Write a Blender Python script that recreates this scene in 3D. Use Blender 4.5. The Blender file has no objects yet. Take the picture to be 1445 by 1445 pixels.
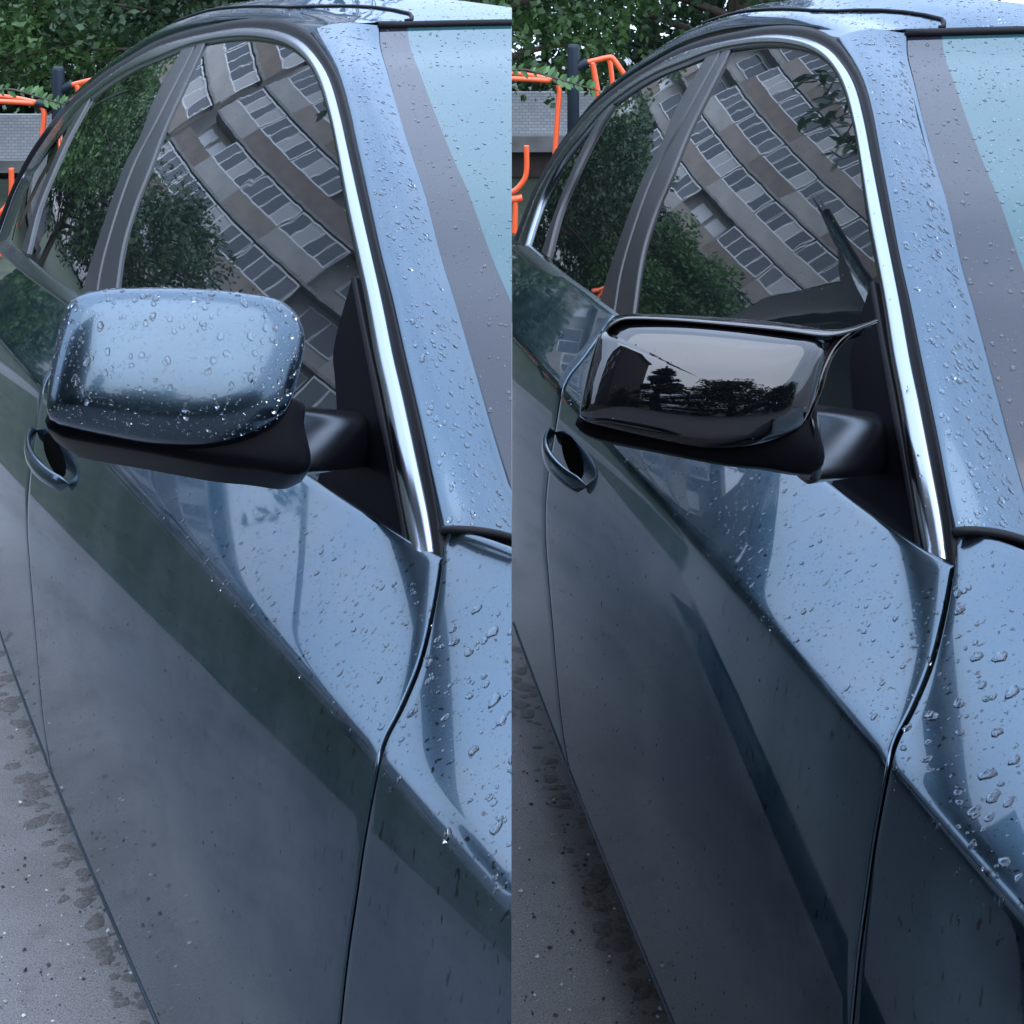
import bpy, bmesh, math, random
import numpy as np
from mathutils import Vector, Matrix
R = math.radians
rng = np.random.default_rng(7)
random.seed(7)
sc = bpy.context.scene
col = sc.collection

# ------------------------------------------------------------------ camera, sky, sun, exposure
F_PX, YH, EYE, W = 1900.0, 60.0, 1.45, 1445.0      # focal length in photo pixels, horizon row, eye height
cam = bpy.data.cameras.new('camera')
cam.sensor_width = 36.0
cam.lens = 36.0 * F_PX / W
cam.shift_y = -(W / 2 - YH) / W
cam.clip_start, cam.clip_end = 0.05, 400
camo = bpy.data.objects.new('camera', cam)
camo.location = (0, 0, EYE)
camo.rotation_euler = (R(90), 0, 0)
col.objects.link(camo)
sc.camera = camo

SUN_EL, SUN_AZ = R(52), R(178)          # high, behind the camera
world = bpy.data.worlds.new('World')
sc.world = world
world.use_nodes = True
wn, wl = world.node_tree.nodes, world.node_tree.links
wn.clear()
wo = wn.new('ShaderNodeOutputWorld')
bg = wn.new('ShaderNodeBackground')
sky = wn.new('ShaderNodeTexSky')
sky.sky_type = 'NISHITA'
sky.sun_disc = False
sky.sun_elevation = SUN_EL
sky.sun_rotation = SUN_AZ
sky.dust_density = 1.0
sky.air_density = 1.3
tc = wn.new('ShaderNodeTexCoord')
mp = wn.new('ShaderNodeMapping'); mp.inputs['Scale'].default_value = (1.0, 1.0, 3.0)
nz = wn.new('ShaderNodeTexNoise'); nz.inputs['Scale'].default_value = 1.8; nz.inputs['Detail'].default_value = 5
cr = wn.new('ShaderNodeValToRGB')
cr.color_ramp.elements[0].position = 0.3; cr.color_ramp.elements[0].color = (5.6, 7.1, 9.9, 1)
cr.color_ramp.elements[1].position = 0.75; cr.color_ramp.elements[1].color = (7.6, 9.3, 12.4, 1)
mx = wn.new('ShaderNodeMixRGB'); mx.inputs['Fac'].default_value = 0.93
wl.new(tc.outputs['Generated'], mp.inputs['Vector'])
wl.new(mp.outputs['Vector'], nz.inputs['Vector'])
wl.new(nz.outputs['Fac'], cr.inputs['Fac'])
wl.new(sky.outputs['Color'], mx.inputs['Color1'])
wl.new(cr.outputs['Color'], mx.inputs['Color2'])
# an overcast sky is brighter overhead than at the horizon
sp = wn.new('ShaderNodeSeparateXYZ'); mr = wn.new('ShaderNodeMapRange'); mm_ = wn.new('ShaderNodeVectorMath'); mm_.operation = 'SCALE'
mr.inputs['From Min'].default_value = 0.0; mr.inputs['From Max'].default_value = 1.0
mr.inputs['To Min'].default_value = 0.62; mr.inputs['To Max'].default_value = 1.32
wl.new(tc.outputs['Generated'], sp.inputs['Vector']); wl.new(sp.outputs['Z'], mr.inputs['Value'])
wl.new(mx.outputs['Color'], mm_.inputs[0]); wl.new(mr.outputs['Result'], mm_.inputs['Scale'])
wl.new(mm_.outputs['Vector'], bg.inputs['Color'])
bg.inputs['Strength'].default_value = 0.15
wl.new(bg.outputs['Background'], wo.inputs['Surface'])

sun = bpy.data.lights.new('sun', 'SUN')
sun.energy = 1.0
sun.angle = R(80)
sun.color = (1.0, 0.99, 0.98)
suno = bpy.data.objects.new('sun', sun)
sd = Vector((math.sin(SUN_AZ) * math.cos(SUN_EL), math.cos(SUN_AZ) * math.cos(SUN_EL), math.sin(SUN_EL)))
suno.rotation_euler = sd.to_track_quat('Z', 'Y').to_euler()
suno.location = (0, 0, 30)
col.objects.link(suno)

sc.view_settings.view_transform = 'Standard'
sc.view_settings.look = 'None'
sc.view_settings.exposure = 1.25
sc.view_settings.gamma = 1.0
sc.cycles.use_denoising = True
sc.cycles.sample_clamp_indirect = 2.5
sc.cycles.max_bounces = 8
sc.cycles.transparent_max_bounces = 8

# ------------------------------------------------------------------ materials
def mat(name, color, rough=0.5, metal=0.0, ior=1.5, coat=0.0, coat_rough=0.03, coat_ior=1.5, trans=0.0):
    m = bpy.data.materials.new(name)
    m.use_nodes = True
    p = m.node_tree.nodes['Principled BSDF']
    p.inputs['Base Color'].default_value = (*color, 1)
    p.inputs['Roughness'].default_value = rough
    p.inputs['Metallic'].default_value = metal
    p.inputs['IOR'].default_value = ior
    p.inputs['Coat Weight'].default_value = coat
    p.inputs['Coat Roughness'].default_value = coat_rough
    p.inputs['Coat IOR'].default_value = coat_ior
    p.inputs['Transmission Weight'].default_value = trans
    return m

def nodes(m):
    return m.node_tree.nodes, m.node_tree.links, m.node_tree.nodes['Principled BSDF']

def noise_color(m, scale, c0, c1, p0=0.4, p1=0.6, detail=4, stretch=(1, 1, 1), coord='Object'):
    n, l, p = nodes(m)
    t = n.new('ShaderNodeTexCoord'); g = n.new('ShaderNodeMapping'); g.inputs['Scale'].default_value = stretch
    z = n.new('ShaderNodeTexNoise'); z.inputs['Scale'].default_value = scale; z.inputs['Detail'].default_value = detail
    r = n.new('ShaderNodeValToRGB')
    r.color_ramp.elements[0].position = p0; r.color_ramp.elements[0].color = (*c0, 1)
    r.color_ramp.elements[1].position = p1; r.color_ramp.elements[1].color = (*c1, 1)
    l.new(t.outputs[coord], g.inputs['Vector']); l.new(g.outputs['Vector'], z.inputs['Vector'])
    l.new(z.outputs['Fac'], r.inputs['Fac']); l.new(r.outputs['Color'], p.inputs['Base Color'])
    return r, z

def add_bump(m, scale, strength, dist=0.002, detail=3):
    n, l, p = nodes(m)
    t = n.new('ShaderNodeTexCoord')
    z = n.new('ShaderNodeTexNoise'); z.inputs['Scale'].default_value = scale; z.inputs['Detail'].default_value = detail
    b = n.new('ShaderNodeBump'); b.inputs['Strength'].default_value = strength; b.inputs['Distance'].default_value = dist
    l.new(t.outputs['Object'], z.inputs['Vector']); l.new(z.outputs['Fac'], b.inputs['Height']); l.new(b.outputs['Normal'], p.inputs['Normal'])

def mix_into_color(m, fac_socket, color):
    """mix a second colour over whatever feeds Base Color"""
    n, l, p = nodes(m)
    mixn = n.new('ShaderNodeMixRGB')
    src = p.inputs['Base Color'].links
    if src: l.new(src[0].from_socket, mixn.inputs['Color1'])
    else: mixn.inputs['Color1'].default_value = p.inputs['Base Color'].default_value
    mixn.inputs['Color2'].default_value = (*color, 1)
    l.new(fac_socket, mixn.inputs['Fac'])
    l.new(mixn.outputs['Color'], p.inputs['Base Color'])

M = {}
def paint(name, dirt, dust):
    m = mat(name, (0.034, 0.06, 0.094), 0.23, 1.0, 1.5, 1.0, 0.02, 1.37)
    noise_color(m, 2600, (0.034, 0.058, 0.079), (0.060, 0.094, 0.126), 0.3, 0.7, 1)
    n, l, p = nodes(m)
    t = n.new('ShaderNodeTexCoord')
    p.inputs['Specular Tint'].default_value = (0.42, 0.52, 0.62, 1)
    # road film: matt grey-brown dust lying in cloudy patches
    z3 = n.new('ShaderNodeTexNoise'); z3.inputs['Scale'].default_value = 5.5; z3.inputs['Detail'].default_value = 9; z3.inputs['Roughness'].default_value = .62
    r3 = n.new('ShaderNodeMapRange'); r3.inputs['From Min'].default_value = 0.42; r3.inputs['From Max'].default_value = 0.72
    r3.inputs['To Min'].default_value = 0.0; r3.inputs['To Max'].default_value = dust
    l.new(t.outputs['Object'], z3.inputs['Vector']); l.new(z3.outputs['Fac'], r3.inputs['Value'])
    mix_into_color(m, r3.outputs['Result'], (0.062, 0.059, 0.058))
    im = n.new('ShaderNodeMath'); im.operation = 'SUBTRACT'; im.inputs[0].default_value = 1.0
    l.new(r3.outputs['Result'], im.inputs[1]); l.new(im.outputs[0], p.inputs['Metallic'])
    # small dirt specks and dried runs
    for sc_, st, thr, w in ((150, (1, 1, .35), dirt, .02), (420, (1, 1, .6), dirt + .02, .02)):
        g = n.new('ShaderNodeMapping'); g.inputs['Scale'].default_value = st
        z = n.new('ShaderNodeTexNoise'); z.inputs['Scale'].default_value = sc_; z.inputs['Detail'].default_value = 2
        r = n.new('ShaderNodeValToRGB')
        r.color_ramp.elements[0].position = thr; r.color_ramp.elements[1].position = thr + w
        l.new(t.outputs['Object'], g.inputs['Vector']); l.new(g.outputs['Vector'], z.inputs['Vector']); l.new(z.outputs['Fac'], r.inputs['Fac'])
        mix_into_color(m, r.outputs['Color'], (0.012, 0.013, 0.016))
    z2 = n.new('ShaderNodeTexNoise'); z2.inputs['Scale'].default_value = 7; z2.inputs['Detail'].default_value = 6
    r2 = n.new('ShaderNodeMapRange'); r2.inputs['From Min'].default_value = 0.35; r2.inputs['From Max'].default_value = 0.75
    r2.inputs['To Min'].default_value = 0.015; r2.inputs['To Max'].default_value = 0.07
    l.new(t.outputs['Object'], z2.inputs['Vector']); l.new(z2.outputs['Fac'], r2.inputs['Value'])
    l.new(r2.outputs['Result'], p.inputs['Coat Roughness'])
    return m
M['paint'] = paint('blue_grey_paint', 0.665, 0.3)
M['paint_clean'] = paint('blue_grey_paint_washed', 0.75, 0.2)
M['chrome'] = mat('chrome', (0.27, 0.295, 0.33), 0.22, 1.0)
add_bump(M['chrome'], 400, 0.05, 0.0005)
M['seal'] = mat('rubber_seal', (0.008, 0.008, 0.010), 0.5, 0.0, 1.22)
M['glass'] = mat('tinted_glass', (0.006, 0.008, 0.009), 0.0, 0.0, 1.5, 0.55, 0.0, 1.5)
add_bump(M['glass'], 6, 0.6, 0.00055, 2)
M['gloss_trim'] = mat('pillar_trim', (0.03, 0.032, 0.037), 0.35, 0.0, 1.4, 0.15, 0.12)
M['black'] = mat('black_plastic', (0.0025, 0.0025, 0.004), 0.35, 0.0, 1.12)
M['piano'] = mat('piano_black', (0.0015, 0.0015, 0.0025), 0.02, 0.0, 1.72)
M['satin'] = mat('satin_black', (0.003, 0.003, 0.004), 0.16, 0.0, 1.5)
M['void'] = mat('dark_cavity', (0.002, 0.002, 0.002), 0.9, 0.0, 1.05)
M['windscreen'] = mat('windscreen_glass', (0.015, 0.055, 0.062), 0.02, 0.14, 1.5, 0.3, 0.0, 1.5)
M['frit'] = mat('windscreen_band', (0.010, 0.010, 0.016), 0.05, 0.0, 1.52)
M['water'] = mat('water', (0.95, 0.97, 1.0), 0.0, 0.0, 1.33, trans=1.0)
M['mirror_glass'] = mat('mirror_glass', (0.8, 0.8, 0.8), 0.0, 1.0)
M['bounce'] = mat('pale_bounce_panel', (0.55, 0.54, 0.52), 0.8)  # pale colour of the panels added to lighten reflections
M['tyre'] = mat('tyre_rubber', (0.02, 0.02, 0.02), 0.8)

def asphalt():
    m = mat('wet_asphalt', (0.10, 0.10, 0.105), 0.6, 0.0, 1.4)
    noise_color(m, 330, (0.09, 0.087, 0.087), (0.19, 0.184, 0.183), 0.33, 0.67, 3)
    n, l, p = nodes(m)
    t = n.new('ShaderNodeTexCoord')
    def blot(node, out, scale, p0, p1, c0, c1, color):
        v = n.new(node); v.inputs['Scale'].default_value = scale
        if node == 'ShaderNodeTexNoise': v.inputs['Detail'].default_value = 8; v.inputs['Roughness'].default_value = .65
        rv = n.new('ShaderNodeValToRGB')
        rv.color_ramp.elements[0].position = p0; rv.color_ramp.elements[0].color = (c0, c0, c0, 1)
        rv.color_ramp.elements[1].position = p1; rv.color_ramp.elements[1].color = (c1, c1, c1, 1)
        l.new(t.outputs['Object'], v.inputs['Vector']); l.new(v.outputs[out], rv.inputs['Fac'])
        mix_into_color(m, rv.outputs['Color'], color)
    blot('ShaderNodeTexVoronoi', 'Distance', 120, .08, .2, .8, 0, (0.045, 0.042, 0.04))
    blot('ShaderNodeTexVoronoi', 'Distance', 47, .04, .11, .9, 0, (0.04, 0.037, 0.035))
    blot('ShaderNodeTexVoronoi', 'Distance', 33, .03, .06, .9, 0, (0.36, 0.35, 0.34))
    blot('ShaderNodeTexNoise', 'Fac', 2.6, .48, .70, 0, .55, (0.062, 0.057, 0.054))
    blot('ShaderNodeTexNoise', 'Fac', 14, .55, .72, 0, .5, (0.055, 0.05, 0.048))
    add_bump(m, 420, 0.7, 0.003, 4)
    return m
M['asphalt'] = asphalt()
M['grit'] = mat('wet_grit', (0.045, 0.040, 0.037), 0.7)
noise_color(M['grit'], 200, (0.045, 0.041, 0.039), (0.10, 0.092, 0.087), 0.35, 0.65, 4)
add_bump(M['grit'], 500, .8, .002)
M['pebble_dark'] = mat('dark_gravel', (0.03, 0.028, 0.027), 0.7)
M['pebble_pale'] = mat('pale_gravel', (0.45, 0.44, 0.42), 0.7)
M['grass'] = mat('grass_soil', (0.05, 0.08, 0.02), 0.9)
noise_color(M['grass'], 6, (0.014, 0.022, 0.011), (0.030, 0.043, 0.020), 0.35, 0.65, 6)
M['blade'] = mat('grass_blade', (0.07, 0.13, 0.03), 0.6)
M['orange'] = mat('orange_powder_coat', (0.75, 0.10, 0.025), 0.35, 0.0, 1.5, 0.3)
M['navy'] = mat('dark_blue_post_paint', (0.010, 0.018, 0.028), 0.5, 0.0, 1.35)
M['bark'] = mat('bark', (0.06, 0.045, 0.035), 0.9)
noise_color(M['bark'], 14, (0.035, 0.026, 0.02), (0.09, 0.07, 0.055), 0.35, 0.65, 5, (1, 1, .2))

def leafmat(name, c0, c1):
    m = mat(name, c0, 0.5)
    n, l, p = nodes(m)
    noise_color(m, 2.2, c0, c1, 0.35, 0.65, 5)
    tr = n.new('ShaderNodeBsdfTranslucent'); mixs = n.new('ShaderNodeMixShader'); mixs.inputs['Fac'].default_value = 0.3
    l.new(p.inputs['Base Color'].links[0].from_socket, tr.inputs['Color'])
    out = n['Material Output']
    l.new(p.outputs['BSDF'], mixs.inputs[1]); l.new(tr.outputs['BSDF'], mixs.inputs[2]); l.new(mixs.outputs['Shader'], out.inputs['Surface'])
    return m
M['leaf'] = leafmat('leaf_green', (0.03, 0.075, 0.022), (0.075, 0.15, 0.04))
M['leaf_dark'] = leafmat('leaf_dark_green', (0.016, 0.04, 0.018), (0.04, 0.085, 0.03))
M['leaf_pale'] = leafmat('leaf_pale_green', (0.07, 0.16, 0.05), (0.13, 0.24, 0.09))

def brickmat():
    m = mat('pale_brick', (0.5, 0.5, 0.52), 0.85)
    n, l, p = nodes(m)
    t = n.new('ShaderNodeTexCoord'); g = n.new('ShaderNodeMapping'); g.inputs['Rotation'].default_value = (R(90), 0, 0)
    b = n.new('ShaderNodeTexBrick'); b.inputs['Scale'].default_value = 7.5
    b.inputs['Color1'].default_value = (0.60, 0.62, 0.64, 1); b.inputs['Color2'].default_value = (0.48, 0.50, 0.53, 1)
    b.inputs['Mortar'].default_value = (0.33, 0.34, 0.36, 1); b.inputs['Mortar Size'].default_value = 0.025
    l.new(t.outputs['Object'], g.inputs['Vector']); l.new(g.outputs['Vector'], b.inputs['Vector']); l.new(b.outputs['Color'], p.inputs['Base Color'])
    return m
M['brick'] = brickmat()
M['concrete'] = mat('grey_concrete', (0.25, 0.25, 0.25), 0.9)
noise_color(M['concrete'], 5, (0.18, 0.18, 0.18), (0.3, 0.3, 0.29), 0.3, 0.7, 6)
M['facade'] = mat('tan_render', (0.36, 0.29, 0.23), 0.9)
noise_color(M['facade'], 0.8, (0.23, 0.20, 0.18), (0.31, 0.27, 0.24), 0.3, 0.7, 7)
M['facade_pale'] = mat('pale_render', (0.5, 0.47, 0.44), 0.9)
noise_color(M['facade_pale'], 0.8, (0.32, 0.31, 0.30), (0.42, 0.405, 0.39), 0.3, 0.7, 7)
M['dark_wall'] = mat('dark_render', (0.07, 0.055, 0.05), 0.9)
M['facade_brown'] = mat('brown_render', (0.25, 0.18, 0.14), 0.9)
noise_color(M['facade_brown'], 1.1, (0.17, 0.14, 0.125), (0.235, 0.195, 0.17), 0.3, 0.7, 7)
M['pvc'] = mat('white_window_frame', (0.72, 0.73, 0.75), 0.5)
M['curtain'] = mat('curtained_pane', (0.42, 0.42, 0.42), 0.1, 0.0, 1.5)
M['pane_mid'] = mat('grey_pane', (0.14, 0.15, 0.17), 0.05, 0.0, 1.5)
M['pane'] = mat('window_pane', (0.05, 0.06, 0.075), 0.03, 0.0, 1.5, 1.0, 0.0)

# ------------------------------------------------------------------ object helpers
def tag(o, label=None, cat=None, group=None, kind=None):
    if label: o['label'] = label
    if cat: o['category'] = cat
    if group: o['group'] = group
    if kind: o['kind'] = kind
    return o

def empty(name, loc=(0, 0, 0), rz=0.0, **kw):
    o = bpy.data.objects.new(name, None)
    o.location = loc
    o.rotation_euler = (0, 0, rz)
    o.empty_display_size = 0.1
    col.objects.link(o)
    return tag(o, **kw)

def link(name, mesh, m, parent=None, smooth=True):
    o = bpy.data.objects.new(name, mesh)
    col.objects.link(o)
    if m is not None and not mesh.materials: mesh.materials.append(m)
    if smooth: mesh.shade_smooth()
    if parent is not None: o.parent = parent
    return o

def mesh_obj(name, verts, faces, m, parent=None, smooth=True):
    me = bpy.data.meshes.new(name)
    me.from_pydata([tuple(v) for v in verts], [], [tuple(f) for f in faces])
    me.update()
    return link(name, me, m, parent, smooth)

def box_vf(x0, x1, y0, y1, z0, z1):
    v = [(x0, y0, z0), (x1, y0, z0), (x1, y1, z0), (x0, y1, z0), (x0, y0, z1), (x1, y0, z1), (x1, y1, z1), (x0, y1, z1)]
    f = [(0, 3, 2, 1), (4, 5, 6, 7), (0, 1, 5, 4), (1, 2, 6, 5), (2, 3, 7, 6), (3, 0, 4, 7)]
    return v, f

def boxes_mesh(name, lst):
    V, Fc = [], []
    for b in lst:
        v, f = box_vf(*b); k = len(V)
        V += v; Fc += [tuple(i + k for i in q) for q in f]
    me = bpy.data.meshes.new(name); me.from_pydata(V, [], Fc); me.update()
    return me

def tube_vf(pts, rad, seg=10, cap=True):
    P = np.array(pts, float); n = len(P)
    rad = np.broadcast_to(np.array(rad, float), (n,))
    T = np.gradient(P, axis=0); T /= np.linalg.norm(T, axis=1)[:, None] + 1e-12
    up = np.array([0, 0, 1.0]) if abs(T[0][2]) < 0.9 else np.array([1.0, 0, 0])
    V, Fc = [], []
    nrm = None
    for i in range(n):
        if nrm is None: nrm = np.cross(T[i], up)
        nrm = nrm - T[i] * np.dot(nrm, T[i]); nrm /= np.linalg.norm(nrm) + 1e-12
        bi = np.cross(T[i], nrm)
        for k in range(seg):
            a = 2 * math.pi * k / seg
            V.append(P[i] + rad[i] * (math.cos(a) * nrm + math.sin(a) * bi))
    for i in range(n - 1):
        for k in range(seg):
            a, b = i * seg + k, i * seg + (k + 1) % seg
            Fc.append((a, b, b + seg, a + seg))
    if cap:
        Fc.append(tuple(range(seg))[::-1]); Fc.append(tuple(range((n - 1) * seg, n * seg)))
    return V, Fc

def cat_rom(pts, n):
    """dense Catmull-Rom curve through pts, n samples evenly spaced along it"""
    P = np.array(pts, float)
    Q = np.vstack([2 * P[0] - P[1], P, 2 * P[-1] - P[-2]])
    out = []
    for i in range(1, len(Q) - 2):
        t = np.linspace(0, 1, 16, endpoint=False)[:, None]
        a, b, c, d = Q[i - 1], Q[i], Q[i + 1], Q[i + 2]
        out.append(0.5 * (2 * b + (c - a) * t + (2 * a - 5 * b + 4 * c - d) * t ** 2 + (3 * b - a - 3 * c + d) * t ** 3))
    out.append(P[-1:])
    C = np.vstack(out)
    L = np.concatenate([[0], np.cumsum(np.linalg.norm(np.diff(C, axis=0), axis=1))])
    q = np.linspace(0, L[-1], n)
    return np.stack([np.interp(q, L, C[:, k]) for k in range(P.shape[1])], 1)

# ------------------------------------------------------------------ ground
V, Fc = box_vf(-150, 150, -150, 150, -0.3, 0.0)
tag(mesh_obj('ground', V, Fc, M['asphalt'], smooth=False), 'grey damp asphalt of the parking area', kind='structure')
mesh_obj('lawn', [(-60, 6.5, .004), (60, 7.5, .004), (60, 60, .004), (-60, 60, .004)], [(0, 1, 2, 3)], M['grass'], smooth=False)['kind'] = 'structure'
mesh_obj('lawn', [(-60, -12, .004), (-2.6, -12, .004), (-2.3, 6.5, .004), (-60, 6.5, .004)], [(0, 1, 2, 3)], M['grass'], smooth=False)['kind'] = 'structure'

# ------------------------------------------------------------------ the two cars
class Half:
    """where the car stands: psi is its heading against the viewing direction"""
    def __init__(s, vp_x, right):
        s.psi = math.atan((722.5 - vp_x) / F_PX)
        s.right = right
        s.a = np.array([-math.sin(s.psi), math.cos(s.psi)])
        s.b = np.array([math.cos(s.psi), math.sin(s.psi)])
    def pix(s, uv):
        uv = np.atleast_2d(np.array(uv, float)); u, v = uv[:, 0], uv[:, 1]
        if not s.right: return u, v
        du = 741.2 + .0093 * u - .0256 * v - .0302 * u * v / 1000 + .0167 * v * v / 1000
        dv = 7.25 + .0085 * u - .0114 * v - .0086 * u * v / 1000 + .0058 * v * v / 1000
        return u + du, v + dv
    def ray(s, uv, raw=False):
        if raw:
            uv = np.atleast_2d(np.array(uv, float)); x, y = uv[:, 0], uv[:, 1]
        else: x, y = s.pix(uv)
        dx, dz = (x - 722.5) / F_PX, -(y - YH) / F_PX
        return dx * s.a[0] + s.a[1], dx * s.b[0] + s.b[1], dz
    def cast(s, uv, Fn, off=0.0, raw=False):
        """meet the sight lines with the body surface b = Fn(s, z) + off"""
        rs, rb, rz = s.ray(uv, raw)
        lo, hi = np.full(rs.shape, np.nan), np.full(rs.shape, np.nan)
        T = np.linspace(0.4, 7, 331)
        for i in range(len(rs)):
            g = rb[i] * T - (Fn(rs[i] * T, EYE + rz[i] * T) + off)
            k = np.where((g[:-1] < 0) & (g[1:] >= 0))[0]
            k = k[0] if len(k) else len(T) - 2
            lo[i], hi[i] = T[k], T[k + 1]
        for _ in range(40):
            m = (lo + hi) / 2
            g = rb * m - (Fn(rs * m, EYE + rz * m) + off)
            lo = np.where(g < 0, m, lo); hi = np.where(g < 0, hi, m)
        t = (lo + hi) / 2
        return np.stack([rs * t, rb * t, EYE + rz * t], 1)
    def at_b(s, uv, b, raw=False):
        rs, rb, rz = s.ray(uv, raw)
        t = np.array(b) / rb
        return np.stack([rs * t, rb * t, EYE + rz * t], 1)
    def world(s, P):
        P = np.asarray(P, float)
        w = P[..., :1] * s.a + P[..., 1:2] * s.b
        return np.concatenate([w, P[..., 2:3]], -1)

# outlines measured on the left car of the photograph (pixels)
TR_IN = [(583,772),(571,718),(558,643),(543,560),(530,500),(517,425),(504,365),(490,300),(475,210),(465,165),(450,118),(432,87),(405,66),(375,57),(340,54),(300,58),(262,67),(224,82),(187,98),(150,121),(112,153),(82,189),(55,226),(33,268),(18,310),(8,345)]
TR_OUT = [(611,786),(600,718),(584,640),(567,560),(553,500),(538,425),(524,362),(508,292),(489,205),(479,160),(466,115),(450,85),(425,58),(390,43),(345,39),(297,46),(257,55),(220,67),(182,88),(145,113),(104,147),(73,184),(47,222),(23,265),(8,304),(-4,338)]
SEAL = [(624,800),(616,718),(602,640),(584,560),(570,500),(553,425),(537,362),(521,290),(502,202),(492,155),(479,112),(462,80),(437,47),(400,29),(348,27),(295,36),(254,46),(217,60),(179,82),(142,106),(100,141),(69,178),(42,216),(19,260),(3,300),(-9,334)]
CREASE = [(-60,412),(0,478),(144,636),(219,722),(261,770),(311,827),(356,877),(435,960),(495,1018),(530,1063),(547,1083),(587,1128),(625,1173),(688,1231),(721,1267)]
SILL = [(-40,800),(0,899),(37,994),(70,1076),(109,1176),(149,1272),(197,1391),(217,1441)]
BELT = [(-30,315),(8,350),(60,389),(115,428),(200,492),(300,570),(400,648),(470,703),(493,722),(568,772),(618,806)]
SHUT = [(622,748),(623,775),(620,804),(610,863),(593,933),(568,995),(545,1040),(534,1078),(514,1181),(501,1270),(490,1345),(479,1445),(472,1530)]
SHUT_REAR = [(135,440),(100,490),(66,537),(53,597),(41,680),(39,752),(48,869),(60,1006),(72,1090)]
SEAM = [(745,765),(721,696),(696,616),(668,520),(640,425),(620,361),(598,276),(578,215),(560,155),(545,100),(535,65),(533,36)]
FTOP = [(622,748),(660,756),(722,777),(800,812)]

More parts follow.
